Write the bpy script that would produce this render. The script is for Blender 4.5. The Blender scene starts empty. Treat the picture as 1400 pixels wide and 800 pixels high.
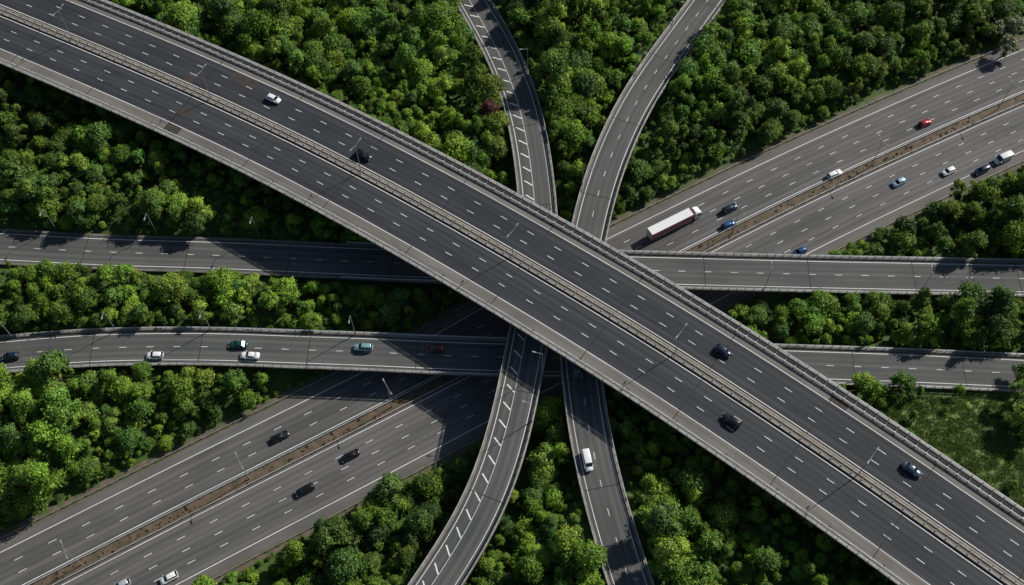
import bpy, math, random
import numpy as np
from mathutils import Vector, noise
random.seed(7); rng=np.random.default_rng(7)
sc=bpy.context.scene
R=math.radians
# ------------------------------------------------------------------ camera
F=1500.0; TH=R(30.0); HC=277.0; CY=-148.5
cam_d=bpy.data.cameras.new("camera"); cam=bpy.data.objects.new("camera",cam_d)
sc.collection.objects.link(cam); sc.camera=cam
cam.location=(0,CY,HC); cam.rotation_euler=(TH,0,0)
cam_d.sensor_width=36; cam_d.lens=36*F/1400; cam_d.clip_end=9000; cam_d.clip_start=1
def P(u,v,z):
    """survey of the aerial picture -> plan metres on the level z"""
    du=u-700; dv=v-400
    t=(HC-z)/(F*math.cos(TH)+dv*math.sin(TH))
    return (du*t, CY+t*(F*math.sin(TH)-dv*math.cos(TH)), z)
# ------------------------------------------------------------------ light
EL=36.0; AZ=56.0
w=bpy.data.worlds.new("World"); sc.world=w; w.use_nodes=True
nt=w.node_tree; sky=nt.nodes.new("ShaderNodeTexSky"); sky.sky_type='NISHITA'; sky.sun_disc=False
sky.sun_elevation=R(EL); sky.sun_rotation=R(AZ)
bg=nt.nodes["Background"]; nt.links.new(sky.outputs[0],bg.inputs[0]); bg.inputs[1].default_value=0.065
sd=bpy.data.lights.new("sun",'SUN'); so=bpy.data.objects.new("sun",sd); sc.collection.objects.link(so)
sd.energy=5.0; sd.angle=R(0.5); sd.color=(1,0.95,0.87)
d=Vector((math.cos(R(EL))*math.sin(R(AZ)),math.cos(R(EL))*math.cos(R(AZ)),math.sin(R(EL))))
so.rotation_euler=d.to_track_quat('Z','Y').to_euler(); so.location=(100,100,200)
sc.view_settings.view_transform='Standard'; sc.view_settings.look='None'; sc.view_settings.exposure=0
# ------------------------------------------------------------------ materials
def newmat(name,rough=0.8,metal=0.0,spec=0.3):
    m=bpy.data.materials.new(name); m.use_nodes=True
    b=m.node_tree.nodes["Principled BSDF"]; b.inputs["Roughness"].default_value=rough
    b.inputs["Metallic"].default_value=metal; b.inputs["Specular IOR Level"].default_value=spec
    return m,m.node_tree,b
def noisy(name,c1,c2,scale=1.0,rough=0.8,metal=0,coord='Object',stretch=(1,1,1),detail=5,spec=0.3,layers=None,lo=0.3,hi=0.7,tracks=0):
    """two tone noise, plus optional layers (scale,stretch,lo,hi,strength,colour)"""
    m,t,b=newmat(name,rough,metal,spec); L=t.links
    tc=t.nodes.new("ShaderNodeTexCoord")
    def nz(scale,stretch,lo,hi):
        mp=t.nodes.new("ShaderNodeMapping"); mp.inputs["Scale"].default_value=stretch
        L.new(tc.outputs[coord],mp.inputs[0])
        n=t.nodes.new("ShaderNodeTexNoise"); n.inputs["Scale"].default_value=scale; n.inputs["Detail"].default_value=detail
        L.new(mp.outputs[0],n.inputs[0])
        r=t.nodes.new("ShaderNodeMapRange"); r.inputs[1].default_value=lo; r.inputs[2].default_value=hi
        L.new(n.outputs[0],r.inputs[0]); return r.outputs[0]
    mx=t.nodes.new("ShaderNodeMix"); mx.data_type='RGBA'
    mx.inputs[6].default_value=(*c1,1); mx.inputs[7].default_value=(*c2,1)
    L.new(nz(scale,stretch,lo,hi),mx.inputs[0]); out=mx.outputs[2]
    def over(f,k,col,out):
        mu=t.nodes.new("ShaderNodeMath"); mu.operation='MULTIPLY'; mu.inputs[1].default_value=k
        L.new(f,mu.inputs[0])
        m2=t.nodes.new("ShaderNodeMix"); m2.data_type='RGBA'; L.new(mu.outputs[0],m2.inputs[0])
        L.new(out,m2.inputs[6]); m2.inputs[7].default_value=(*col,1); return m2.outputs[2]
    for (s,st,a,z,k,col) in (layers or []): out=over(nz(s,st,a,z),k,col,out)
    if tracks:
        sx=t.nodes.new("ShaderNodeSeparateXYZ"); L.new(tc.outputs['UV'],sx.inputs[0])
        a=t.nodes.new("ShaderNodeMath"); a.operation='MULTIPLY_ADD'; a.inputs[1].default_value=2*math.pi/1.8; a.inputs[2].default_value=-2*math.pi*2.9/1.8
        L.new(sx.outputs[0],a.inputs[0]); c=t.nodes.new("ShaderNodeMath"); c.operation='COSINE'; L.new(a.outputs[0],c.inputs[0])
        r=t.nodes.new("ShaderNodeMapRange"); r.inputs[1].default_value=-0.6; L.new(c.outputs[0],r.inputs[0])
        out=over(r.outputs[0],tracks,tuple(x*0.62 for x in c1),out)
    L.new(out,b.inputs["Base Color"]); return m
M={}
M['deck_asph']=noisy("dark_asphalt",(0.022,0.026,0.032),(0.040,0.044,0.050),0.6,coord='UV',stretch=(1,0.06,1),tracks=.35,
   layers=[(0.05,(1,1,1),0.48,0.6,0.4,(0.017,0.019,0.022)),(0.3,(1,0.006,1),0.5,0.6,0.5,(0.058,0.061,0.065)),(0.04,(1,0.4,1),0.52,0.6,0.4,(0.055,0.056,0.058)),(6,(1,1,1),0.4,0.8,0.25,(0.065,0.066,0.068))])
M['shoulder']=noisy("worn_shoulder_asphalt",(0.12,0.112,0.102),(0.185,0.172,0.156),0.5,coord='UV',stretch=(1,0.08,1),
   layers=[(0.08,(1,1,1),0.5,0.65,0.4,(0.08,0.075,0.068)),(0.9,(1,0.01,1),0.5,0.62,0.5,(0.09,0.084,0.078)),(5,(1,1,1),0.4,0.8,0.25,(0.22,0.21,0.19))])
M['asph']=noisy("grey_asphalt",(0.075,0.077,0.077),(0.112,0.113,0.111),0.55,coord='UV',stretch=(1,0.05,1),tracks=.35,
   layers=[(0.04,(1,1,1),0.45,0.6,0.5,(0.056,0.057,0.059)),(0.3,(1,0.006,1),0.48,0.58,0.6,(0.145,0.142,0.135)),(0.03,(1,0.5,1),0.52,0.58,0.35,(0.15,0.147,0.14)),(5,(1,1,1),0.4,0.8,0.2,(0.14,0.14,0.135))])
M['asph_sh']=noisy("grey_shoulder_asphalt",(0.10,0.097,0.09),(0.145,0.139,0.129),0.55,coord='UV',stretch=(1,0.05,1),
   layers=[(0.06,(1,1,1),0.45,0.62,0.4,(0.07,0.068,0.064)),(5,(1,1,1),0.4,0.8,0.2,(0.16,0.155,0.145))])
M['asph_ramp']=noisy("slip_asphalt",(0.066,0.071,0.071),(0.102,0.105,0.102),0.55,coord='UV',stretch=(1,0.05,1),tracks=.3,
   layers=[(0.05,(1,1,1),0.45,0.6,0.45,(0.05,0.053,0.054)),(0.45,(1,0.008,1),0.5,0.6,0.5,(0.13,0.131,0.125)),(5,(1,1,1),0.4,0.8,0.2,(0.13,0.13,0.125))])
M['paint']=noisy("road_paint",(0.66,0.66,0.64),(0.82,0.82,0.8),1.5,layers=[(3,(1,1,1),0.5,0.75,0.5,(0.25,0.25,0.25)),(0.05,(1,1,1),0.5,0.62,0.3,(0.3,0.3,0.3))])
M['conc']=noisy("weathered_concrete",(0.25,0.228,0.196),(0.35,0.323,0.28),0.4,layers=[(2.5,(1,1,1),0.5,0.8,0.6,(0.14,0.13,0.11))])
M['conc_m']=noisy("ramp_kerb_concrete",(0.16,0.147,0.125),(0.27,0.247,0.21),0.25,layers=[(2.5,(1,1,1),0.5,0.8,0.5,(0.09,0.082,0.07)),(0.12,(1,1,1),0.5,0.6,0.6,(0.10,0.10,0.07))])
M['conc_d']=noisy("stained_concrete",(0.11,0.103,0.092),(0.19,0.178,0.158),0.4,layers=[(2.5,(1,1,1),0.5,0.8,0.5,(0.065,0.06,0.055))])
M['steel']=noisy("galvanised_steel",(0.36,0.375,0.39),(0.52,0.54,0.56),1.0,rough=0.55,metal=0.1,layers=[(0.2,(1,1,1),0.5,0.65,0.5,(0.25,0.25,0.25))])
M['steel_d']=noisy("weathered_steel",(0.2,0.21,0.22),(0.32,0.33,0.34),1.0,rough=0.6,metal=0.2)
M['joint']=noisy("joint_rubber",(0.015,0.015,0.015),(0.03,0.028,0.026),1.0)
M['rust']=noisy("patched_brown_asphalt",(0.04,0.032,0.028),(0.06,0.05,0.044),0.5)
M['soil']=noisy("bare_soil",(0.08,0.057,0.04),(0.15,0.11,0.078),0.35,layers=[(0.5,(1,1,1),0.5,0.62,0.6,(0.06,0.075,0.026)),(4,(1,1,1),0.5,0.8,0.5,(0.04,0.03,0.022))])
M['verge']=noisy("verge_gravel_grass",(0.095,0.078,0.055),(0.155,0.128,0.095),0.3,layers=[(0.5,(1,1,1),0.45,0.6,0.8,(0.06,0.095,0.022)),(4,(1,1,1),0.5,0.8,0.4,(0.06,0.05,0.035))])
M['ground']=noisy("woodland_floor",(0.03,0.05,0.012),(0.06,0.11,0.02),0.15,layers=[(1.5,(1,1,1),0.45,0.7,0.6,(0.08,0.15,0.03)),(0.03,(1,1,1),0.5,0.6,0.4,(0.04,0.065,0.014))])
M['grass']=noisy("meadow_grass",(0.11,0.18,0.042),(0.16,0.24,0.06),0.22,layers=[(1.0,(1,1,1),0.45,0.62,0.55,(0.085,0.14,0.03)),(0.09,(1,1,1),0.45,0.6,0.6,(0.17,0.235,0.085)),(4,(1,1,1),0.45,0.7,0.4,(0.065,0.11,0.025))])
M['bark']=noisy("bark",(0.05,0.038,0.028),(0.09,0.07,0.05),3)
def leafmat(name,cols,trans=0.3,amp=1.0,patch=True):
    m=bpy.data.materials.new(name); m.use_nodes=True; t=m.node_tree; L=t.links; t.nodes.clear()
    out=t.nodes.new("ShaderNodeOutputMaterial")
    oi=t.nodes.new("ShaderNodeObjectInfo"); cr=t.nodes.new("ShaderNodeValToRGB")
    e=cr.color_ramp.elements; e[0].color=(*cols[0],1); e[1].color=(*cols[-1],1)
    for i,c in enumerate(cols[1:-1]):
        x=e.new((i+1)/(len(cols)-1)); x.color=(*c,1)
    L.new(oi.outputs["Random"],cr.inputs[0]); base=cr.outputs[0]
    if patch:   # stands of different species: broad drifts of lighter / darker green
        ge=t.nodes.new("ShaderNodeNewGeometry"); n=t.nodes.new("ShaderNodeTexNoise"); n.inputs["Scale"].default_value=0.035; n.inputs["Detail"].default_value=3
        L.new(ge.outputs["Position"],n.inputs[0]); r=t.nodes.new("ShaderNodeMapRange"); r.inputs[1].default_value=.38; r.inputs[2].default_value=.62
        r.inputs[3].default_value=0.72; r.inputs[4].default_value=1.45
        L.new(n.outputs[0],r.inputs[0]); mm=t.nodes.new("ShaderNodeMix"); mm.data_type='RGBA'; mm.blend_type='MULTIPLY'; mm.inputs[0].default_value=1
        L.new(base,mm.inputs[6]); L.new(r.outputs[0],mm.inputs[7]); base=mm.outputs[2]
    at=t.nodes.new("ShaderNodeAttribute"); at.attribute_name="tint"
    mr=t.nodes.new("ShaderNodeMapRange"); mr.inputs[3].default_value=1-0.45*amp; mr.inputs[4].default_value=1+0.5*amp
    L.new(at.outputs["Fac"],mr.inputs[0])
    mu=t.nodes.new("ShaderNodeMix"); mu.data_type='RGBA'; mu.blend_type='MULTIPLY'; mu.inputs[0].default_value=1
    L.new(base,mu.inputs[6]); L.new(mr.outputs[0],mu.inputs[7])
    df=t.nodes.new("ShaderNodeBsdfPrincipled"); df.inputs["Roughness"].default_value=0.55; df.inputs["Specular IOR Level"].default_value=0.3
    L.new(mu.outputs[2],df.inputs["Base Color"])
    tr=t.nodes.new("ShaderNodeBsdfTranslucent"); L.new(mu.outputs[2],tr.inputs[0])
    mx=t.nodes.new("ShaderNodeMixShader"); mx.inputs[0].default_value=trans
    L.new(df.outputs[0],mx.inputs[1]); L.new(tr.outputs[0],mx.inputs[2]); L.new(mx.outputs[0],out.inputs[0])
    return m
greens=[(0.065,0.125,0.016),(0.135,0.245,0.024),(0.09,0.195,0.040),(0.215,0.32,0.030),(0.11,0.225,0.022),(0.24,0.33,0.042),(0.08,0.155,0.036),(0.17,0.285,0.028),(0.07,0.135,0.034)]
M['leaf']=leafmat("broadleaf_foliage",greens)
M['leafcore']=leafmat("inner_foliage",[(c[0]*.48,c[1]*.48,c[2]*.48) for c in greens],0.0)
M['leafred']=leafmat("copper_foliage",[(0.10,0.036,0.036),(0.14,0.055,0.05)],patch=False)
M['blossom']=leafmat("pale_blossom_foliage",[(0.26,0.30,0.15),(0.38,0.41,0.27)],patch=False)
M['scrub']=leafmat("dry_scrub",[(0.11,0.075,0.05),(0.15,0.10,0.068),(0.08,0.09,0.032),(0.10,0.07,0.05)],0.1,patch=False)
M['tuft']=leafmat("grass_tuft_blades",[(0.10,0.17,0.035),(0.15,0.23,0.05),(0.18,0.23,0.08),(0.09,0.155,0.035)],0.4,patch=False)
# ------------------------------------------------------------------ mesh helpers
def link(o,parent=None):
    sc.collection.objects.link(o)
    if parent: o.parent=parent
    return o
def empty(name,loc=(0,0,0)):
    e=bpy.data.objects.new(name,None); e.empty_display_size=1; sc.collection.objects.link(e); e.location=loc; return e
def meshobj(name,verts,faces,mat,parent=None,uv=None,smooth=False):
    me=bpy.data.meshes.new(name); me.from_pydata(verts,[],faces); me.materials.append(mat)
    if uv is not None:
        l=me.uv_layers.new(name="UVMap"); vi=np.empty(len(me.loops),dtype=np.int32); me.loops.foreach_get("vertex_index",vi)
        l.data.foreach_set("uv",np.asarray(uv,dtype=np.float32)[vi].ravel())
    if smooth: me.polygons.foreach_set("use_smooth",[True]*len(me.polygons))
    me.update(); return link(bpy.data.objects.new(name,me),parent)
def sm(a,b,x):
    t=np.clip((np.asarray(x,dtype=float)-a)/(b-a),0,1); return t*t*(3-2*t)
class Path:
    def __init__(s,pts,ext=140,sig=9.0,step=2.0):
        p=np.array([P(*q) for q in pts])
        def e(a,b):
            dd=a-b; dd[2]=0; dd/=np.linalg.norm(dd); return [a+dd*k for k in (ext*0.33,ext*0.66,ext)]
        p=np.array(e(p[0].copy(),p[1])[::-1]+list(p)+e(p[-1].copy(),p[-2]))
        out=[]
        q=np.vstack([2*p[0]-p[1],p,2*p[-1]-p[-2]])
        for i in range(1,len(q)-2):
            for t in np.linspace(0,1,16,endpoint=False):
                a,b,c,dd=q[i-1],q[i],q[i+1],q[i+2]
                out.append(0.5*((2*b)+(-a+c)*t+(2*a-5*b+4*c-dd)*t*t+(-a+3*b-3*c+dd)*t**3))
        out.append(q[-2]); out=np.array(out)
        for rep in range(2):
            s_=np.concatenate([[0],np.cumsum(np.linalg.norm(np.diff(out[:,:2],axis=0),axis=1))])
            n=int(s_[-1]/step); ss=np.linspace(0,s_[-1],n)
            out=np.stack([np.interp(ss,s_,out[:,k]) for k in range(3)],1)
            if rep==0:
                k=int(3*sig/step); x=np.arange(-k,k+1)*step; g=np.exp(-x*x/(2*sig*sig)); g/=g.sum()
                pad=np.vstack([out[0]-(out[1]-out[0])*np.arange(k,0,-1)[:,None],out,out[-1]+(out[-1]-out[-2])*np.arange(1,k+1)[:,None]])
                out=np.stack([np.convolve(pad[:,c],g,mode='valid') for c in range(3)],1)
        s.p=out; s.s=ss; s.L=ss[-1]
        t=np.gradient(out[:,:2],axis=0); t/=np.linalg.norm(t,axis=1)[:,None]; s.t=t; s.n=np.stack([-t[:,1],t[:,0]],1)
    def at(s,x,o=0,dz=0):
        x=np.asarray(x,dtype=float)
        px=np.interp(x,s.s,s.p[:,0]); py=np.interp(x,s.s,s.p[:,1]); pz=np.interp(x,s.s,s.p[:,2])
        nx=np.interp(x,s.s,s.n[:,0]); ny=np.interp(x,s.s,s.n[:,1])
        return np.stack([px+nx*o,py+ny*o,pz+dz],-1)
    def tan(s,x): return np.array([np.interp(x,s.s,s.t[:,0]),np.interp(x,s.s,s.t[:,1])])
    def near(s,xy):
        xy=np.asarray(xy,dtype=float).reshape(-1,2); D=np.empty(len(xy)); I=np.empty(len(xy),dtype=int)
        for a in range(0,len(xy),4000):
            c=xy[a:a+4000]; dd=((c[:,None,:]-s.p[None,:,:2])**2).sum(2); i=dd.argmin(1)
            I[a:a+4000]=i; D[a:a+4000]=np.sqrt(dd[np.arange(len(c)),i])
        v=xy-s.p[I,:2]; side=(v*s.n[I]).sum(1)
        return D,I,side
    def sta(s,u,v,z):
        q=P(u,v,z); D,I,o=s.near([q[:2]]); return s.s[I[0]],o[0]
def fo(o,x): return o(x) if callable(o) else np.full(len(x),float(o))
def ribbon(name,path,o1,o2,dz,mat,parent,s0=0,s1=None):
    s1=path.L if s1 is None else s1
    x=np.unique(np.concatenate([[s0],path.s[(path.s>s0)&(path.s<s1)],[s1]]))
    a,b=fo(o1,x),fo(o2,x); A=path.at(x,a,dz); B=path.at(x,b,dz); n=len(x)
    V=np.vstack([A,B]).tolist(); UV=np.vstack([np.stack([a,x],1),np.stack([b,x],1)])
    sgn=(b-a).mean()>0
    Fc=[(i,i+1,n+i+1,n+i) for i in range(n-1)]
    if not sgn: Fc=[f[::-1] for f in Fc]
    return meshobj(name,V,Fc,mat,parent,uv=UV)
def extr(name,path,prof,mat,parent,s0=0,s1=None):
    """closed profile [(o,z)...] carried along the path"""
    s1=path.L if s1 is None else s1
    x=np.unique(np.concatenate([[s0],path.s[(path.s>s0)&(path.s<s1)],[s1]])); n=len(x); k=len(prof)
    V=np.vstack([path.at(x,fo(o,x),z) for o,z in prof]).tolist(); Fc=[]
    for j in range(k):
        j2=(j+1)%k
        for i in range(n-1): Fc.append((j*n+i,j*n+i+1,j2*n+i+1,j2*n+i))
    Fc.append(tuple(j*n for j in range(k))); Fc.append(tuple(j*n+n-1 for j in reversed(range(k))))
    return meshobj(name,V,Fc,mat,parent)
def box_prof(o1,o2,z1,z2): return [(o1,z1),(o2,z1),(o2,z2),(o1,z2)]
def rail(o,hw,z1,z2):
    if callable(o): return [((lambda x:o(x)-hw),z1),((lambda x:o(x)+hw),z1),((lambda x:o(x)+hw),z2),((lambda x:o(x)-hw),z2)]
    return box_prof(o-hw,o+hw,z1,z2)
def quads(name,path,items,dz,mat,parent):
    """painted marks: (s0,o0,s1,o1,width) bars"""
    V=[];Fc=[]
    for (a,oa,b,ob,wd) in items:
        pa=path.at(a,oa,dz); pb=path.at(b,ob,dz); dv=pb-pa; dv[2]=0; l=np.linalg.norm(dv); nn=np.array([-dv[1],dv[0],0])/l*wd/2
        i=len(V); V+= [tuple(pa-nn),tuple(pb-nn),tuple(pb+nn),tuple(pa+nn)]; Fc.append((i,i+1,i+2,i+3))
    return meshobj(name,V,Fc,mat,parent)
def boxes(name,items,mat,parent):
    V=[];Fc=[]
    for (c,t,sx,sy,sz) in items:
        t=np.array(t); n=np.array([-t[1],t[0]]); i=len(V)
        for zz in (0,sz):
            for a,b in ((-1,-1),(1,-1),(1,1),(-1,1)):
                q=t*a*sx/2+n*b*sy/2; V.append((c[0]+q[0],c[1]+q[1],c[2]+zz))
        Fc+=[(i,i+3,i+2,i+1),(i+4,i+5,i+6,i+7)]+[(i+j,i+(j+1)%4,i+4+(j+1)%4,i+4+j) for j in range(4)]
    return meshobj(name,V,Fc,mat,parent)
def dashes(name,path,o,mat,parent,s0=0,s1=None,ln=2.2,gap=6.8,wd=0.16,dz=0.008):
    s1=path.L if s1 is None else s1
    it=[]
    x=s0
    while x+ln<s1:
        oo=o(np.array([x]))[0] if callable(o) else o
        it.append((x,oo,x+ln,oo,wd)); x+=ln+gap
    return quads(name,path,it,dz,mat,parent)
def posts(name,path,o,zb,h,sp,mat,parent,s0=0,s1=None,sx=0.12,sy=0.16):
    s1=path.L if s1 is None else s1
    it=[]
    for x in np.arange(s0,s1,sp):
        oo=o(np.array([x]))[0] if callable(o) else o
        it.append((path.at(x,oo,zb),path.tan(x),sx,sy,h))
    return boxes(name,it,mat,parent)
# ------------------------------------------------------------------ road lines
ZM=20.0
main=Path([(u,v,ZM) for u,v in [(0,14),(100,55),(200,97),(300,141),(400,188),(500,239),(600,293),(700,350),(800,409),(900,470),(1000,534),(1100,600),(1200,668),(1300,738),(1400,808)]])
mway=Path([(u,v,0) for u,v in [(-40,850),(60,799),(250,701),(450,600),(560,544),(700,472),(850,395),(950,345),(1050,294),(1150,246),(1250,200),(1350,155),(1400,134)]],sig=14)
ZA=6.5
rA=Path([(u,v,ZA) for u,v in [(0,337),(150,345),(300,349),(450,356),(600,362),(750,366),(900,370),(1100,375),(1250,378),(1400,381)]])
rB=Path([(u,v,ZA) for u,v in [(0,486),(100,477),(200,474),(300,474),(400,478),(500,481),(600,486),(700,489),(900,493),(1110,499),(1250,504),(1400,511)]])
rC=Path([(596,800,10.5),(626,755,11.2),(665,685,12.3),(697,590,13),(715,500,13),(724,455,13),(735,390,13),(738,325,13),(734,265,13),(725,195,12.6),(708,125,11.5),(680,60,10.3),(645,0,9.5)])
rD=Path([(862,800,10.5),(846,750,11.2),(823,670,12.3),(805,590,13),(794,505,13),(789,440,13),(793,380,13),(805,315,13),(818,262,13),(840,200,12.6),(875,130,11.5),(925,58,10.3),(968,0,9.5)])
HWA,HWB,HWC,HWD=6.0,5.7,5.6,5.4
def mpos(x): # pavement half width, north-west carriageway
    px=np.interp(x,mway.s,mway.p[:,0]); return 16.2+3.3*sm(-30,40,px)
# ------------------------------------------------------------------ terrain
def fbm(x,y):
    return (np.sin(x*0.031+1.3)*np.cos(y*0.037-0.4)+0.6*np.sin(x*0.07+y*0.05+2)+0.4*np.cos(x*0.11-y*0.13))/2
def terrain(xy):
    xy=np.asarray(xy,dtype=float).reshape(-1,2); x,y=xy[:,0],xy[:,1]
    Dm,Im,Sm=mway.near(xy)
    e=np.where(Sm>0,mpos(mway.s[Im]),19.6)
    dm=Dm-e
    z=-0.15+sm(3,24,dm)*(4.2+1.2*fbm(x,y))+4.5*sm(26,75,dm)
    near=[]
    for pth,hw in ((rA,HWA),(rB,HWB),(rC,HWC),(rD,HWD)):
        D,I,_=pth.near(xy); near.append((pth,hw,D,I))
        dmr,_,_=mway.near(pth.p[:,:2]); wgt=sm(36,62,dmr)[I]
        tgt=pth.p[I,2]-1.0
        bank=tgt-np.maximum(D-hw-1.5,0)*0.45
        z=np.where(wgt>0,np.maximum(z,-0.15+(bank+0.15)*wgt),z)
    for pth,hw,D,I in near:
        z=np.minimum(z,pth.p[I,2]-0.9+np.maximum(D-hw-2.5,0)*0.5)
    z=np.minimum(z,-0.15+np.maximum(dm-2.5,0)*0.55)
    D,I,_=main.near(xy); z=np.minimum(z,10.5+np.maximum(D-20,0)*0.3)
    far=np.hypot(x,y); z=z*(1-sm(260,420,far))+2.0*sm(260,420,far)
    z=np.where(dm<2.5,-0.15,z)
    return z
gx=np.concatenate([[-6000,-3000,-1500,-800,-500,-350,-280],np.arange(-235,236,2.5),[280,350,500,800,1500,3000,6000]])
gy=np.concatenate([[-6000,-3000,-1500,-800,-400,-250,-180],np.arange(-135,206,2.5),[250,320,450,700,1200,2500,6000]])
X,Y=np.meshgrid(gx,gy); XY=np.stack([X.ravel(),Y.ravel()],1); Zt=terrain(XY)
nx,ny=len(gx),len(gy)
V=np.column_stack([XY,Zt]).tolist(); Fc=[(j*nx+i,j*nx+i+1,(j+1)*nx+i+1,(j+1)*nx+i) for j in range(ny-1) for i in range(nx-1)]
ground=meshobj("ground",V,Fc,M['ground'],smooth=True)
ground.data.materials.append(M['grass'])
meadow=np.array([P(u,v,7)[:2] for u,v in [(1205,560),(1262,541),(1340,536),(1420,536),(1520,540),(1520,810),(1400,745),(1330,692),(1250,630)]])
def inside(xy,poly):
    x,y=xy[:,0],xy[:,1]; c=np.zeros(len(x),bool); j=len(poly)-1
    for i in range(len(poly)):
        xi,yi=poly[i]; xj,yj=poly[j]
        c^=((yi>y)!=(yj>y))&(x<(xj-xi)*(y-yi)/(yj-yi+1e-12)+xi); j=i
    return c
cen=np.array([[(gx[i]+gx[i+1])/2,(gy[j]+gy[j+1])/2] for j in range(ny-1) for i in range(nx-1)])
ground.data.polygons.foreach_set("material_index",inside(cen,meadow).astype(np.int32))
# ------------------------------------------------------------------ motorway at ground level
mw=empty("motorway")
ribbon("median_strip",mway,-1.9,1.9,0.03,M['soil'],mw)
ribbon("carriageway",mway,1.9,lambda x:mpos(x)-2.7,0,M['asph'],mw)
ribbon("hard_shoulder",mway,lambda x:mpos(x)-2.7,mpos,0,M['asph_sh'],mw)
ribbon("carriageway",mway,-16.9,-1.9,0,M['asph'],mw)
ribbon("hard_shoulder",mway,-19.6,-16.9,0,M['asph_sh'],mw)
ribbon("verge",mway,mpos,lambda x:mpos(x)+2.6,-0.03,M['verge'],mw)
ribbon("verge",mway,-21.8,-19.6,-0.03,M['verge'],mw)
for o in (2.5,-2.5,-16.9): ribbon("edge_line",mway,o-0.1,o+0.1,0.008,M['paint'],mw)
ribbon("edge_line",mway,lambda x:mpos(x)-2.8,lambda x:mpos(x)-2.6,0.008,M['paint'],mw)
for o in (6.1,9.7): dashes("lane_line",mway,o,M['paint'],mw,s0=1)
for o in (-6.1,-9.7,-13.3): dashes("lane_line",mway,o,M['paint'],mw,s0=3)
sr=mway.s[np.argmin(abs(mway.p[:,0]-25))]
dashes("lane_line",mway,13.3,M['paint'],mw,s0=sr)
for o in (1.55,-1.55):
    extr("crash_barrier",mway,rail(o,0.07,0.42,0.72),M['steel'],mw); posts("barrier_posts",mway,o*0.93,0,0.6,3.2,M['steel_d'],mw)
extr("crash_barrier",mway,rail(lambda x:mpos(x)+0.7,0.07,0.42,0.72),M['steel_d'],mw); posts("barrier_posts",mway,lambda x:mpos(x)+0.85,-0.1,0.7,3.2,M['steel_d'],mw)
extr("crash_barrier",mway,rail(-20.3,0.07,0.42,0.72),M['steel_d'],mw); posts("barrier_posts",mway,-20.45,-0.1,0.7,3.2,M['steel_d'],mw)
# ------------------------------------------------------------------ high viaduct
vd=empty("motorway_viaduct")
extr("deck",main,[(-17.6,-0.45),(-17.6,-0.02),(17.6,-0.02),(17.6,-0.45),(14.6,-0.6),(13.8,-1.7),(-13.8,-1.7),(-14.6,-0.6)],M['conc_d'],vd)
for sg in (1,-1):
    ribbon("carriageway",main,1.35*sg,13.0*sg,0,M['deck_asph'],vd)
    oe=15.1 if sg>0 else 16.1
    ribbon("hard_shoulder",main,13.0*sg,oe*sg,0,M['shoulder'],vd)
    extr("edge_beam",main,box_prof(min(oe*sg,17.62*sg),max(oe*sg,17.62*sg),-0.55,0.14),M['conc_d'],vd)
    extr("edge_kerb",main,box_prof(min(17.25*sg,17.7*sg),max(17.25*sg,17.7*sg),0.143,0.34),M['conc'],vd)
    for o in (2.0,12.85): ribbon("edge_line",main,(o-0.1)*sg,(o+0.1)*sg,0.008,M['paint'],vd)
    for o in (5.6,9.2): dashes("lane_line",main,o*sg,M['paint'],vd,s0=2 if sg>0 else 5)
    for z in (0.62,0.92,1.2): extr("parapet_rail",main,rail(17.5*sg,0.075,z,z+0.12),M['steel'],vd)
    posts("parapet_posts",main,17.5*sg,0.34,1.0,2.9,M['steel'],vd,sx=0.2,sy=0.16)
    og=(oe+0.3)*sg
    extr("crash_barrier",main,rail(og,0.11,0.5,0.82),M['steel'],vd); posts("barrier_posts",main,og+0.16*sg,0.14,0.66,2.9,M['steel'],vd,sx=0.22,sy=0.2)
    extr("crash_barrier",main,rail(0.72*sg,0.1,0.5,0.82),M['conc'],vd); posts("barrier_posts",main,0.55*sg,0.12,0.6,2.9,M['steel_d'],vd)
    posts("drain_gullies",main,(oe-0.35)*sg,0.002,0.01,15,M['joint'],vd,sx=0.6,sy=0.4)
posts("barrier_spacers",main,0.0,0.58,0.14,2.9,M['conc_d'],vd,sx=0.14,sy=1.22)
posts("bracket_arms",main,16.2,0.145,0.16,2.9,M['steel'],vd,sx=0.16,sy=1.5)
extr("median_kerb",main,box_prof(-1.35,1.35,-0.015,0.12),M['conc'],vd)
jit=[]
for k,x in enumerate(np.arange(12,main.L,29.0)):
    for a,b in ((-16.05,-1.37),(1.37,15.05)): jit.append((x,a,x,b,0.22))
quads("expansion_joints",main,jit,0.014,M['joint'],vd)
for (u,v,o1,o2,l) in [(262,128,-15.9,-13.0,5),(262,128,-9.1,-5.7,4),(318,100,9.3,12.7,9),(275,85,2.2,5.3,3),(1120,560,13.1,15.0,5)]:
    s_,_=main.sta(u,v,ZM); ribbon("resurfaced_patch",main,o1,o2,0.004,M['rust'],vd,s_,s_+l)
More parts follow.
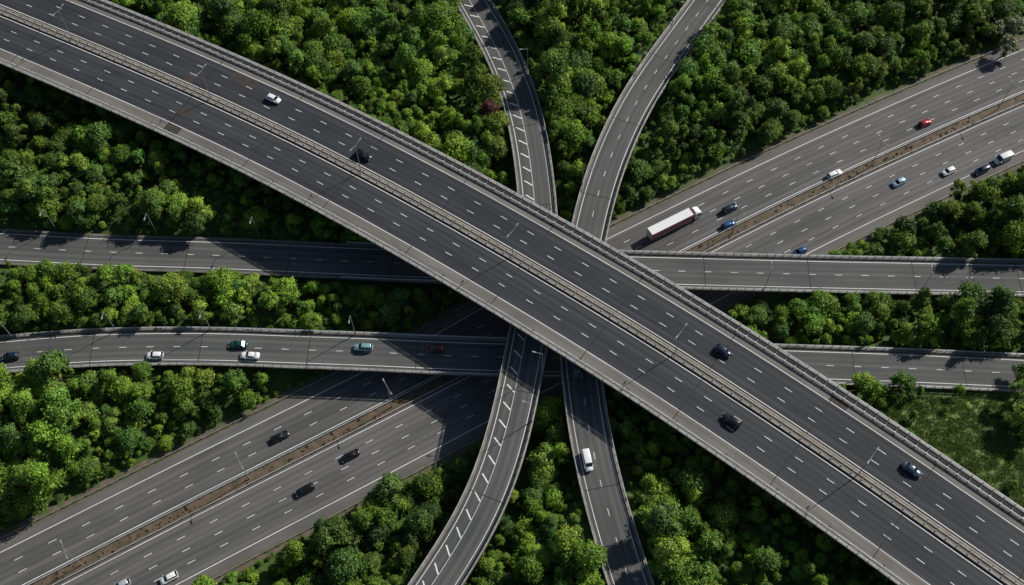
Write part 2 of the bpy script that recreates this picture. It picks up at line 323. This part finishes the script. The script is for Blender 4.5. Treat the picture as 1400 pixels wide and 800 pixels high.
# ------------------------------------------------------------------ slip road bridges
def bridge(path,hw,par0=0,par1=None,hatch=False,dash=True):
    e=empty("slip_road_bridge"); par1=path.L if par1 is None else par1
    extr("deck",path,[(-hw,-0.4),(-hw,-0.02),(hw,-0.02),(hw,-0.4),(hw-1.4,-0.55),(hw-1.9,-1.4),(-hw+1.9,-1.4),(-hw+1.4,-0.55)],M['conc_d'],e)
    ribbon("carriageway",path,-hw+0.7,hw-0.7,0,M['asph_ramp'],e)
    for sg in (1,-1):
        extr("verge_kerb",path,box_prof(min((hw-0.7)*sg,(hw+.02)*sg),max((hw-0.7)*sg,(hw+.02)*sg),-0.5,0.12),M['conc_d'] if path is rA else M['conc_m'],e)
        if par0<par1:
            for z in (0.55,0.85,1.1): extr("parapet_rail",path,rail((hw-0.12)*sg,0.05,z,z+0.1),M['steel'],e,par0,par1)
            posts("parapet_posts",path,(hw-0.12)*sg,0.12,1.08,2.4,M['steel'],e,par0,par1)
        el=(hw-1.6)*sg
        ribbon("edge_line",path,el-0.09,el+0.09,0.008,M['paint'],e)
    if dash: dashes("lane_line",path,0.0,M['paint'],e,ln=2,gap=5.5,wd=0.15)
    if hatch:
        ribbon("hatch_line",path,0.75,0.87,0.008,M['paint'],e)
        quads("hatch_bars",path,[(x,0.95,x+1.9,hw-2.4,0.36) for x in np.arange(2,path.L-4,5.2)],0.012,M['paint'],e)
    jj=[(x,-hw+.75,x,hw-.75,.2) for x in np.arange(15,path.L,30)]
    quads("expansion_joints",path,jj,0.014,M['joint'],e)
    return e
brA=bridge(rA,HWA,par0=rA.sta(470,356,ZA)[0],par1=rA.L)
brB=bridge(rB,HWB); brC=bridge(rC,HWC,hatch=True,dash=False); brD=bridge(rD,HWD)
# piers
def cyl(V,Fc,a,b,r0,r1,n=12):
    a=Vector(a);b=Vector(b);d_=(b-a).normalized(); u=d_.orthogonal().normalized(); w_=d_.cross(u); i=len(V)
    for c,r in ((a,r0),(b,r1)):
        for k in range(n):
            q=c+(u*math.cos(2*math.pi*k/n)+w_*math.sin(2*math.pi*k/n))*r; V.append(tuple(q))
    Fc+=[(i+k,i+(k+1)%n,i+n+(k+1)%n,i+n+k) for k in range(n)]; Fc.append(tuple(i+k for k in reversed(range(n)))); Fc.append(tuple(i+n+k for k in range(n)))
roads=[(rA,HWA),(rB,HWB),(rC,HWC),(rD,HWD)]
def piers(path,offs,depth,sp,parent,r=0.75):
    V=[];Fc=[];cr=[]
    for x in np.arange(20,path.L-10,sp):
        ok=True; c=[path.at(x,o) for o in offs]
        for q in c:
            D,I,S=mway.near([q[:2]])
            e=mpos(mway.s[I])[0] if S[0]>0 else 19.6
            if 2.4<D[0]<e+1.5: ok=False
            for (p2,h2) in roads:
                if p2 is path: continue
                D,I,_=p2.near([q[:2]])
                if D[0]<h2+1.2 and p2.p[I[0],2]<q[2]-1: ok=False
        if not ok: continue
        tz=terrain([q[:2] for q in c])
        if (c[0][2]-depth-tz.min())<1.5: continue
        for q,t_ in zip(c,tz): cyl(V,Fc,(q[0],q[1],t_-0.5),(q[0],q[1],q[2]-depth-0.9),r,r)
        m_=path.at(x,0,-depth-0.95); cr.append((m_,path.tan(x),1.5,(max(offs)-min(offs))+3,1.0))
    if V: meshobj("piers",V,Fc,M['conc_d'],parent); boxes("crossheads",cr,M['conc_d'],parent)
piers(main,(-9.5,-3.2,3.2,9.5),1.7,26,vd,0.8)
for e_,p_ in ((brA,rA),(brB,rB),(brC,rC),(brD,rD)): piers(p_,(-2.4,2.4),1.4,15,e_,0.6)
# ------------------------------------------------------------------ trees
def ico():
    import bmesh
    bm=bmesh.new(); bmesh.ops.create_icosphere(bm,subdivisions=2,radius=1); v=np.array([x.co[:] for x in bm.verts]); f=[[q.index for q in x.verts] for x in bm.faces]; bm.free(); return v,f
IV,IF=ico()
def tree_mesh(name,seed,Rr,H,nl,ls,matleaf,matcore,dens=1.6,squash=1.0,conic=0.0):
    g=np.random.default_rng(seed)
    V=[];Fc=[];mi=[];tint=[]
    def add(v,f,m,t):
        o=len(V); V.extend(map(tuple,v)); Fc.extend([tuple(i+o for i in q) for q in f]); mi.extend([m]*len(f)); tint.extend(np.broadcast_to(t,len(f)).tolist())
    tv=[];tf=[]; cyl(tv,tf,(0,0,-0.6),(0,0,H*0.55),0.09*Rr,0.05*Rr,7); add(tv,tf,2,0.5)
    lobes=[]
    el=g.uniform(.8,1.2)
    for k in range(nl):
        a=k*2.399+g.uniform(-.6,.6); rr=Rr*math.sqrt((k+0.4)/nl)*g.uniform(.5,.95)
        lr=Rr*g.uniform(.18,.40)*(1-.2*rr/Rr)
        zz=H*(0.38+(0.48+conic)*(1-min(rr/Rr,1)**(1.6-conic))*g.uniform(.7,1.1))
        c=np.array([rr*math.cos(a)*el,rr*math.sin(a)/el,zz]); lobes.append((c,lr))
        tv=[];tf=[]; cyl(tv,tf,(0,0,H*g.uniform(.25,.45)),tuple(c),0.03*Rr,0.012*Rr,5); add(tv,tf,2,0.5)
    for c,lr in lobes:
        t0=g.uniform(0.1,0.9)
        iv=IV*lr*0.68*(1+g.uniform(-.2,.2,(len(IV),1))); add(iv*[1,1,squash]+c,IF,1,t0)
        n=int(dens*4*math.pi*lr*lr*0.8/(ls*ls)); u=g.normal(size=(n,3)); u/=np.linalg.norm(u,axis=1)[:,None]
        u=u[u[:,2]>-0.55]; n=len(u)
        bump=1+0.25*np.sin(u[:,0]*5+seed)*np.cos(u[:,1]*6-seed)
        p=c+u*[1,1,squash]*(lr*bump*g.uniform(.7,1.38,n))[:,None]
        nn=u+g.normal(size=(n,3))*0.5; nn[:,2]+=0.2; nn/=np.linalg.norm(nn,axis=1)[:,None]
        t1=np.cross(nn,g.normal(size=(n,3))); t1/=np.linalg.norm(t1,axis=1)[:,None]; t2=np.cross(nn,t1)
        s1=(ls*g.uniform(.35,.8,n))[:,None]; s2=(ls*g.uniform(.3,.55,n))[:,None]
        q=np.stack([p-t1*s1,p-t2*s2+t1*s1*.2,p+t1*s1,p+t2*s2-t1*s1*.1],1).reshape(-1,3)
        add(q,np.arange(4*n).reshape(n,4).tolist(),0,np.clip(t0+g.uniform(-.35,.35,n),0,1))
    me=bpy.data.meshes.new(name); me.from_pydata(V,[],Fc)
    for m in (matleaf,matcore,M['bark']): me.materials.append(m)
    me.polygons.foreach_set("material_index",mi)
    at=me.attributes.new("tint",'FLOAT','FACE'); at.data.foreach_set("value",tint); me.update(); return me
protos=bpy.data.collections.new("broadleaf_tree_kinds")
for k,(Rr,H,nl,ls,sq,cn) in enumerate([(2.7,6.5,20,.34,1,0),(3.3,7.5,28,.36,.9,0),(2.3,8.2,19,.32,1.15,.15),(2.0,5.0,14,.30,1,0),(3.6,7.4,32,.36,.85,0),(2.2,7.2,22,.30,1,.25),(2.8,5.6,24,.38,.8,0),(3.0,8.8,26,.34,1,.1)]):
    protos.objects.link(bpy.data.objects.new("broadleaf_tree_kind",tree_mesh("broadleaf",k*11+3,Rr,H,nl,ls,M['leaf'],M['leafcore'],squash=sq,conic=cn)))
NP=len(protos.objects)
scrubs=bpy.data.collections.new("scrub_kinds")
for k in range(3): scrubs.objects.link(bpy.data.objects.new("scrub_kind",tree_mesh("scrub",k+77,0.8,0.7,6,.2,M['scrub'],M['scrub'],dens=1.0)))
tufts=bpy.data.collections.new("grass_tuft_kinds")
for k in range(3):
    g=np.random.default_rng(k+200); V=[];Fc=[];tn=[]
    for j in range(60):
        r_=g.uniform(0,1)**.5*.9; a=g.uniform(0,6.28); b=g.uniform(0,6.28); x,y=r_*math.cos(a),r_*math.sin(a); h=g.uniform(.12,.35); wd=.07
        dx,dy=math.cos(b),math.sin(b); i=len(V); V+=[(x-dy*wd,y+dx*wd,-.1),(x+dy*wd,y-dx*wd,-.1),(x+dx*.8*h+dy*wd*.4,y+dy*.8*h-dx*wd*.4,h),(x+dx*.85*h-dy*wd*.4,y+dy*.85*h+dx*wd*.4,h)]
        Fc.append((i,i+1,i+2,i+3)); tn.append(g.uniform(0,1))
    me=bpy.data.meshes.new("grass_tuft"); me.from_pydata(V,[],Fc); me.materials.append(M['tuft']); at=me.attributes.new("tint",'FLOAT','FACE'); at.data.foreach_set("value",tn)
    tufts.objects.link(bpy.data.objects.new("grass_tuft_kind",me))
def gn(coll):
    g=bpy.data.node_groups.new("instances",'GeometryNodeTree')
    g.interface.new_socket(name="Geometry",in_out='INPUT',socket_type='NodeSocketGeometry')
    g.interface.new_socket(name="Geometry",in_out='OUTPUT',socket_type='NodeSocketGeometry')
    i=g.nodes.new("NodeGroupInput"); o=g.nodes.new("NodeGroupOutput"); ip=g.nodes.new("GeometryNodeInstanceOnPoints")
    ci=g.nodes.new("GeometryNodeCollectionInfo"); ci.inputs["Collection"].default_value=coll
    ci.inputs["Separate Children"].default_value=True; ci.inputs["Reset Children"].default_value=True
    def na(n,t):
        x=g.nodes.new("GeometryNodeInputNamedAttribute"); x.data_type=t; x.inputs[0].default_value=n
        return [s for s in x.outputs if s.enabled and s.name=="Attribute"][0]
    g.links.new(i.outputs[0],ip.inputs["Points"]); g.links.new(ci.outputs[0],ip.inputs["Instance"])
    ip.inputs["Pick Instance"].default_value=True
    g.links.new(na("idx",'INT'),ip.inputs["Instance Index"]); g.links.new(na("rot",'FLOAT_VECTOR'),ip.inputs["Rotation"]); g.links.new(na("scl",'FLOAT_VECTOR'),ip.inputs["Scale"])
    g.links.new(ip.outputs[0],o.inputs[0]); return g
def scatter(name,pts,scl,coll,ncol):
    n=len(pts); me=bpy.data.meshes.new(name); me.from_pydata(np.asarray(pts).tolist(),[],[])
    a=me.attributes.new("idx",'INT','POINT'); a.data.foreach_set("value",rng.integers(0,ncol,n).astype(np.int32))
    a=me.attributes.new("rot",'FLOAT_VECTOR','POINT'); r=np.zeros((n,3)); r[:,2]=rng.uniform(0,6.283,n); r[:,:2]=rng.normal(0,.07,(n,2)); a.data.foreach_set("vector",r.ravel())
    a=me.attributes.new("scl",'FLOAT_VECTOR','POINT'); s3=np.stack([scl,scl,scl*rng.uniform(.8,1.2,n)],1); a.data.foreach_set("vector",s3.ravel())
    o=link(bpy.data.objects.new(name,me)); md=o.modifiers.new("instances",'NODES'); md.node_group=gn(coll); print(name,n); return o
def place(sp,smin,smax,seed,jit=.45,pw=1.5):
    g=np.random.default_rng(seed)
    xs=np.arange(-225,225,sp); ys=np.arange(-118,185,sp); X,Y=np.meshgrid(xs,ys); X=X+(np.arange(len(ys))%2*sp/2)[:,None]
    xy=np.stack([X.ravel(),Y.ravel()],1); xy+=g.uniform(-jit*sp,jit*sp,xy.shape)
    nz=np.array([noise.noise(Vector((a*0.035,b*0.035,seed)))for a,b in xy])
    s=smin+(smax-smin)*np.clip(g.uniform(0,1,len(xy))**pw*0.8+nz*0.7+0.12,0,1.1)
    D,I,_=main.near(xy); s=np.where(D<22,np.minimum(s,0.78),s)
    rad=2.6*s; h=11.6*s; tz=terrain(xy); ok=(D>17.9+rad*1.25)|(tz+h<ZM-1.9)
    D,I,S=mway.near(xy); e=np.where(S>0,mpos(mway.s[I]),19.6); ok&=(D>e+1.6+rad*0.75)
    for p_,hw in roads:
        D,I,_=p_.near(xy); zr=p_.p[I,2]
        ok&=(D>hw+0.3+rad*0.75)|(tz+h<zr-1.6)
    ins=inside(xy,meadow); ok&=(~ins)|((s<.75)&(g.uniform(0,1,len(xy))<.05))
    return np.column_stack([xy,tz-0.2])[ok],s[ok]
pA,sA=place(3.9,0.6,1.6,5,pw=2.0); pB,sB=place(2.7,0.25,0.62,9)
scatter("woodland",pA,sA,protos,NP)
scatter("woodland_understorey",pB,sB,protos,NP)
gm=np.random.default_rng(44); lo_,hi_=meadow.min(0),meadow.max(0); mp_=gm.uniform(lo_,hi_,(4500,2)); mp_=mp_[inside(mp_,meadow)]
mz=terrain(mp_); scatter("meadow_grass_tufts",np.column_stack([mp_,mz]),gm.uniform(.6,1.5,len(mp_)),tufts,3)
# dry scrub in the motorway median
it=[]
for x in np.arange(0,mway.L,0.7):
    if rng.random()<0.5+0.4*math.sin(x*.11)*math.sin(x*.037): it.append(mway.at(x+rng.uniform(-.5,.5),rng.uniform(-1.1,1.1),-0.1))
scatter("median_scrub",it,rng.uniform(.3,.7,len(it)),scrubs,3)
def single(name,u,v,z,me,s):
    x,y,_=P(u,v,z+4*s); tz=terrain([[x,y]])[0]; o=link(bpy.data.objects.new(name,me)); o.location=(x,y,tz-.1); o.scale=(s,s,s); o.rotation_euler=(0,0,rng.uniform(0,6)); return o
pm=[o.data for o in protos.objects]
for k,(u,v,s) in enumerate([(1232,525,1.35),(1178,528,1.1),(1390,545,1.5),(1372,562,1.1),(1400,578,1.4),(1205,540,.8),(1398,602,.9),(1244,575,.45),(1395,515,1.2)]): single("broadleaf_tree",u,v,4,pm[k%NP],s)
single("copper_beech_tree",668,163,5,tree_mesh("copper_beech",5,2.8,7,20,.34,M['leafred'],M['leafred']),1.3)
bl=tree_mesh("blossom",15,2.8,6,20,.34,M['blossom'],M['leafcore'])
for u,v,s in [(1375,18,1.3),(1392,40,1.4),(1350,8,1.0),(1398,12,1.5)]: single("hawthorn_tree",u,v,7,bl,s)
# ------------------------------------------------------------------ street lamps
def lamp_mesh(h,twin):
    V=[];Fc=[]; cyl(V,Fc,(0,0,0),(0,0,1.4),.17,.16,8); cyl(V,Fc,(0,0,1.4),(0,0,h),.12,.07,8)
    for sg in ((1,-1) if twin else (1,)):
        cyl(V,Fc,(0,0,h-.05),(0,sg*1.9,h+.35),.055,.05,6)
        i=len(V)
        for a,b,c in [(-.17,1.7,.28),(.17,1.7,.28),(.2,2.75,.42),(-.2,2.75,.42),(-.13,1.75,.46),(.13,1.75,.46),(.13,2.65,.58),(-.13,2.65,.58)]: V.append((a,b*sg,h+c))
        Fc+=[(i,i+3,i+2,i+1),(i+4,i+5,i+6,i+7)]+[(i+j,i+(j+1)%4,i+4+(j+1)%4,i+4+j) for j in range(4)]
    me=bpy.data.meshes.new("street_lamp"); me.from_pydata(V,[],Fc); me.materials.append(M['steel_d']); return me
LT,LS=lamp_mesh(12.5,True),lamp_mesh(11,False)
def lamp(path,u,v,z,o,me,zb=0.1,flip=False):
    s_,_=path.sta(u,v,z); q=path.at(s_,o,zb); t=path.tan(s_); ob=link(bpy.data.objects.new("street_lamp",me)); ob.location=q
    ob.rotation_euler=(0,0,math.atan2(t[1],t[0])+(math.pi if flip else 0))
for u,v in [(100,52),(292,134),(495,232),(703,348),(926,486),(1172,648),(-90,-20)]: lamp(main,u,v,ZM,0,LT)
for u,v in [(1376,160),(1190,232),(1010,325),(540,556),(334,645),(108,748)]: lamp(mway,u,v,0,0,LT)
for u in (20,158,287,486): lamp(rB,u,452,ZA,HWB-.45,LS,flip=True)
for u in (72,205,349,1046,1254): lamp(rA,u,340 if u<500 else 378,ZA,-HWA+.4 if u>500 else HWA+1,LS,zb=-.6 if u<500 else .1,flip=u<500)
for u,v in [(790,265),(868,105),(918,30)]: lamp(rD,u,v,12,HWD-.45,LS,flip=True)
for u,v in [(740,95),(722,505),(655,560)]: lamp(rC,u,v,12,-HWC+.45,LS)
# ------------------------------------------------------------------ vehicles
def paint(name,c,metal=0.3):
    m,t,b=newmat(name,0.28,metal,0.5); b.inputs["Base Color"].default_value=(*c,1); b.inputs["Coat Weight"].default_value=0.5; return m
gl,_,gb=newmat("vehicle_glass",0.08,0,0.6); gb.inputs["Base Color"].default_value=(0.012,0.014,0.017,1)
ty,_,tb=newmat("tyre_rubber",0.9); tb.inputs["Base Color"].default_value=(0.015,0.015,0.015,1)
hl,_,hb=newmat("headlamp_glass",0.1,0.2,0.6); hb.inputs["Base Color"].default_value=(0.7,0.7,0.68,1)
tl,_,tb2=newmat("tail_lamp",0.2,0,0.5); tb2.inputs["Base Color"].default_value=(0.35,0.01,0.01,1)
wh,_,wb=newmat("wheel_alloy",0.35,0.7); wb.inputs["Base Color"].default_value=(0.4,0.4,0.42,1)
class MB:
    def __init__(s): s.V=[];s.F=[];s.m=[];s.s=[]
    def add(s,v,f,m,smooth=False):
        o=len(s.V); s.V+= [tuple(x) for x in v]; s.F+=[tuple(i+o for i in q) for q in f]; s.m+=[m]*len(f); s.s+=[smooth]*len(f)
    def box(s,x0,x1,y0,y1,z0,z1,m,tx=0,tyy=0):
        v=[(x0,y0,z0),(x1,y0,z0),(x1,y1,z0),(x0,y1,z0),(x0+tx,y0+tyy,z1),(x1-tx,y0+tyy,z1),(x1-tx,y1-tyy,z1),(x0+tx,y1-tyy,z1)]
        s.add(v,[(0,3,2,1),(4,5,6,7),(0,1,5,4),(1,2,6,5),(2,3,7,6),(3,0,4,7)],m)
    def wheel(s,x,y,r,w_):
        v=[];f=[]; cyl(v,f,(x,y-w_/2,r),(x,y+w_/2,r),r,r,16); s.add(v,f,2)
        v=[];f=[]; sg=1 if y>0 else -1; cyl(v,f,(x,y+sg*w_/2,r),(x,y+sg*(w_/2+.015),r),r*.6,r*.55,10); s.add(v,f,5)
    def loft(s,rings,m,smooth=True):
        k=len(rings[0]); v=[q for r in rings for q in r]; f=[]
        for i in range(len(rings)-1):
            for j in range(k): f.append((i*k+j,i*k+(j+1)%k,(i+1)*k+(j+1)%k,(i+1)*k+j))
        f.append(tuple(reversed(range(k)))); f.append(tuple((len(rings)-1)*k+j for j in range(k))); s.add(v,f,m,smooth)
    def mesh(s,name,mats):
        me=bpy.data.meshes.new(name); me.from_pydata(s.V,[],s.F)
        for x in mats: me.materials.append(x)
        me.polygons.foreach_set("material_index",s.m); me.polygons.foreach_set("use_smooth",s.s); me.update()
        import bmesh
        bm=bmesh.new(); bm.from_mesh(me); bmesh.ops.recalc_face_normals(bm,faces=bm.faces); bm.to_mesh(me); bm.free(); return me
def car_mesh(kind,pm_):
    b=MB()
    K={'saloon':dict(L=4.6,H=1.42,rb=-1.75,rr=-.95,rf=.35,fb=1.15,hood=.93,boot=1.0),
       'hatch':dict(L=4.1,H=1.48,rb=-1.98,rr=-1.5,rf=.4,fb=1.15,hood=.95,boot=.98),
       'estate':dict(L=4.65,H=1.5,rb=-2.25,rr=-1.85,rf=.35,fb=1.15,hood=.93,boot=.98),
       'suv':dict(L=4.6,H=1.75,rb=-2.2,rr=-1.85,rf=.45,fb=1.2,hood=1.08,boot=1.1),
       'van':dict(L=5.0,H=2.0,rb=-2.46,rr=-2.36,rf=1.05,fb=1.75,hood=1.15,boot=1.15)}[kind]
    L2=K['L']/2; W=.9 if kind!='van' else .96; hd=K['hood']; bt=K['boot']
    st=[(-L2,.74*W,.45,bt-.22),(-L2+.1,.93*W,.3,bt-.06),(-L2+.45,W,.22,bt),(-1.2,W,.2,bt+.01),(0,W,.2,(bt+hd)/2+.01),(K['fb']-.15,W,.2,hd+.02),(L2-.6,.98*W,.22,hd-.08),(L2-.15,.88*W,.28,hd-.2),(L2,.66*W,.4,hd-.34)]
    b.loft([[(x,-w_*.9,zb),(x,-w_,zb+.22),(x,-w_*.985,zt-.16),(x,-w_*.88,zt),(x,0,zt+.025),(x,w_*.88,zt),(x,w_*.985,zt-.16),(x,w_,zb+.22),(x,w_*.9,zb)] for x,w_,zb,zt in st],0)
    H=K['H']; rb,rr,rf,fb=K['rb'],K['rr'],K['rf'],K['fb']; wb_,wr=.86*W,.68*W if kind!='van' else .84*W; zb=min(hd,bt)-.05
    v=[(rb,-wb_,zb),(fb,-wb_,zb),(fb,wb_,zb),(rb,wb_,zb),(rr,-wr,H-.05),(rf,-wr,H-.05),(rf,wr,H-.05),(rr,wr,H-.05)]
    b.add(v,[(4,5,6,7),(0,1,5,4),(1,2,6,5),(2,3,7,6),(3,0,4,7)],1)
    b.loft([[(x,-w_,z),(x,-w_*.8,z+.05),(x,0,z+.075),(x,w_*.8,z+.05),(x,w_,z),(x,w_*.9,z-.05),(x,-w_*.9,z-.05)] for x,w_,z in [(rr-.06,wr*.93,H-.09),(rr+.1,wr*1.01,H-.05),((rr+rf)/2,wr*1.03,H-.03),(rf-.12,wr*1.01,H-.05),(rf+.04,wr*.94,H-.09)]],0)
    def strip(p,q,wd):
        p=Vector(p);q=Vector(q); out=Vector((0,math.copysign(.02,p.y),.012)); a=Vector((wd/2,0,0))
        b.add([p-a+out,p+a+out,q+a+out,q-a+out,p-a-out,p+a-out,q+a-out,q-a-out],[(0,1,2,3),(4,7,6,5),(0,4,5,1),(1,5,6,2),(2,6,7,3),(3,7,4,0)],0)
    for sg in (1,-1):
        strip((fb-.03,sg*wb_,zb),(rf-.02,sg*wr,H-.05),.09); strip((rb+.06,sg*wb_,zb),(rr+.05,sg*wr,H-.05),.22)
        xm=(fb+rb)/2; strip((xm,sg*wb_,zb),(xm+.02,sg*wr,H-.05),.09)
        if kind=='van': b.add([(rb+.05,sg*(wb_+.02),zb),(.6,sg*(wb_+.02),zb),(.55,sg*(wr+.02),H-.06),(rr+.03,sg*(wr+.02),H-.06)],[(0,1,2,3)],0)
        b.box(fb-.25,fb-.08,sg*W-.02 if sg>0 else -W-.18,W+.18 if sg>0 else -W+.02,hd-.02,hd+.13,0)
        b.box(L2-.32,L2-.03,min(sg*.42*W,sg*.8*W),max(sg*.42*W,sg*.8*W),hd-.38,hd-.245,3)
        b.box(-L2-.015,-L2+.16,min(sg*.5*W,sg*.8*W),max(sg*.5*W,sg*.8*W),bt-.36,bt-.2,4)
        for x in (L2-.85,-L2+.85): b.wheel(x,sg*(W-.1),.32,.22)
    b.box(L2-.05,L2+.02,-.4,.4,.35,.5,1)
    return b.mesh(kind,[pm_,gl,ty,hl,tl,wh])
cols={'white':paint("white_paint",(.75,.76,.77),0),'black':paint("black_paint",(.012,.012,.014)),'navy':paint("navy_paint",(.012,.025,.06)),'blue':paint("blue_paint",(.02,.08,.2)),
 'red':paint("red_paint",(.3,.012,.02)),'teal':paint("teal_paint",(.25,.42,.45)),'silver':paint("silver_paint",(.5,.54,.58)),'dgreen':paint("dark_green_paint",(.01,.07,.07)),'dred':paint("dark_red_paint",(.08,.01,.015)),'lblue':paint("pale_blue_paint",(.35,.5,.62)),'slate':paint("slate_paint",(.05,.08,.12))}
cache={}
CS=1.13
def car(path,u,v,kind,col,direction=1,s=1.0):
    zr=0
    for _ in range(3):
        q=P(u,v,zr+0.75); D,I,o=path.near([q[:2]]); zr=path.p[I[0],2]
    s_=path.s[I[0]]
    if (kind,col) not in cache: cache[(kind,col)]=car_mesh(kind,cols[col])
    ob=link(bpy.data.objects.new("van" if kind=='van' else "car",cache[(kind,col)]))
    ob.location=(q[0],q[1],zr+0.01); t=path.tan(s_)*direction; ob.rotation_euler=(0,0,math.atan2(t[1],t[0])+rng.uniform(-.02,.02)); ob.scale=(CS*s,)*3
for a in [(main,374,135,'hatch','white',1),(main,497,212,'suv','black',1),(main,989,480,'hatch','navy',1),(main,1000,575,'estate','black',-1),(main,1247,642,'saloon','slate',1),
 (rB,15,487,'hatch','navy',-1),(rB,212,486,'hatch','white',-1),(rB,326,471,'saloon','dgreen',-1),(rB,342,486,'saloon','white',-1),(rB,497,475,'suv','teal',-1),(rB,595,477,'hatch','dred',-1),
 (mway,383,597,'saloon','black',1),(mway,479,623,'saloon','black',-1),(mway,417,670,'suv','black',-1),(mway,231,790,'hatch','white',-1),(mway,166,800,'hatch','silver',-1),
 (mway,1265,168,'hatch','red',1),(mway,1141,238,'estate','white',1),(mway,998,285,'suv','navy',1),(mway,996,307,'hatch','blue',1),(mway,1229,249,'hatch','lblue',-1),
 (mway,1297,234,'hatch','white',-1),(mway,1342,233,'suv','navy',-1),(mway,1093,344,'hatch','blue',-1)]: car(*a)
car(mway,1371,217,'van','white',-1,1.1)
car(rD,803,630,'van','white',-1); car(rD,788,504,'van','slate',-1,.85)
# articulated lorry
def lorry():
    b=MB()
    b.box(-13.6,0,-1.27,1.27,1.25,3.98,6); b.box(-13.62,.02,-1.29,1.29,3.98,4.04,0); b.box(-13.64,-13.6,-1.2,1.2,1.35,3.9,0)
    b.box(-13.4,-.3,-1.0,1.0,.95,1.25,7); b.box(-13.62,.03,-1.3,1.3,1.15,1.25,0)
    for x in (-9.3,-10.6,-11.9): 
        for sg in (1,-1): b.wheel(x,sg*1.05,.5,.38)
    b.box(-8.2,-3.6,-1.22,-1.14,.5,1.05,7); b.box(-8.2,-3.6,1.14,1.22,.5,1.05,7)
    b.box(-3.2,3.3,-.5,.5,.6,.95,7)
    b.loft([[(x,-1.22*k,.55),(x,-1.25*k,1.6),(x,-1.2*k,z-.12),(x,-1.05*k,z),(x,1.05*k,z),(x,1.2*k,z-.12),(x,1.25*k,1.6),(x,1.22*k,.55)] for x,k,z in [(.85,.98,3.5),(1.1,1,3.55),(2.5,1,3.25),(3.05,.98,2.75),(3.2,.94,1.7),(3.25,.92,1.4)]],0,False)
    b.add([(3.12,-1.08,1.85),(3.12,1.08,1.85),(2.98,1.03,2.72),(2.98,-1.03,2.72)],[(0,1,2,3)],1)
    b.box(3.1,3.2,-1.0,1.0,1.95,2.6,1); b.add([(.95,-.95,3.56),(2.1,-.95,3.36),(2.1,.95,3.36),(.95,.95,3.56),(.95,-.9,4.0),(1.1,-.9,4.0),(1.1,.9,4.0),(.95,.9,4.0)],[(4,5,6,7),(0,1,5,4),(1,2,6,5),(2,3,7,6),(3,0,4,7)],0)
    for sg in (1,-1):
        b.add([(1.7,sg*1.262,1.9),(2.7,sg*1.262,1.9),(2.6,sg*1.23,2.6),(1.7,sg*1.23,2.7)],[(0,1,2,3)],1)
        b.box(2.9,3.05,min(sg*1.28,sg*1.5),max(sg*1.28,sg*1.5),1.9,2.6,7); b.box(3.15,3.28,min(sg*.7,sg*1.1),max(sg*.7,sg*1.1),.7,.95,3)
        b.wheel(2.1,sg*1.05,.5,.34); b.wheel(-1.7,sg*1.0,.5,.5); b.box(-13.66,-13.6,min(sg*.8,sg*1.15),max(sg*.8,sg*1.15),.95,1.1,4)
        v=[];f=[];cyl(v,f,(-.4,sg*.95,.75),(.9,sg*.95,.75),.32,.32,10); b.add(v,f,7)
    rd=paint("maroon_paint",(.30,.022,.035),0); ch,_,cb=newmat("chassis_steel",.6); cb.inputs["Base Color"].default_value=(.03,.03,.03,1)
    return b.mesh("lorry",[cols['white'],gl,ty,hl,tl,wh,rd,ch])
lo=link(bpy.data.objects.new("articulated_lorry",lorry()))
s_,o_=mway.sta(920,306,2.2); t=mway.tan(s_); q=mway.at(s_,o_)
lo.rotation_euler=(0,0,math.atan2(t[1],t[0])); lo.scale=(1.08,)*3; lo.location=(q[0]+t[0]*5.2*1.08,q[1]+t[1]*5.2*1.08,.01)
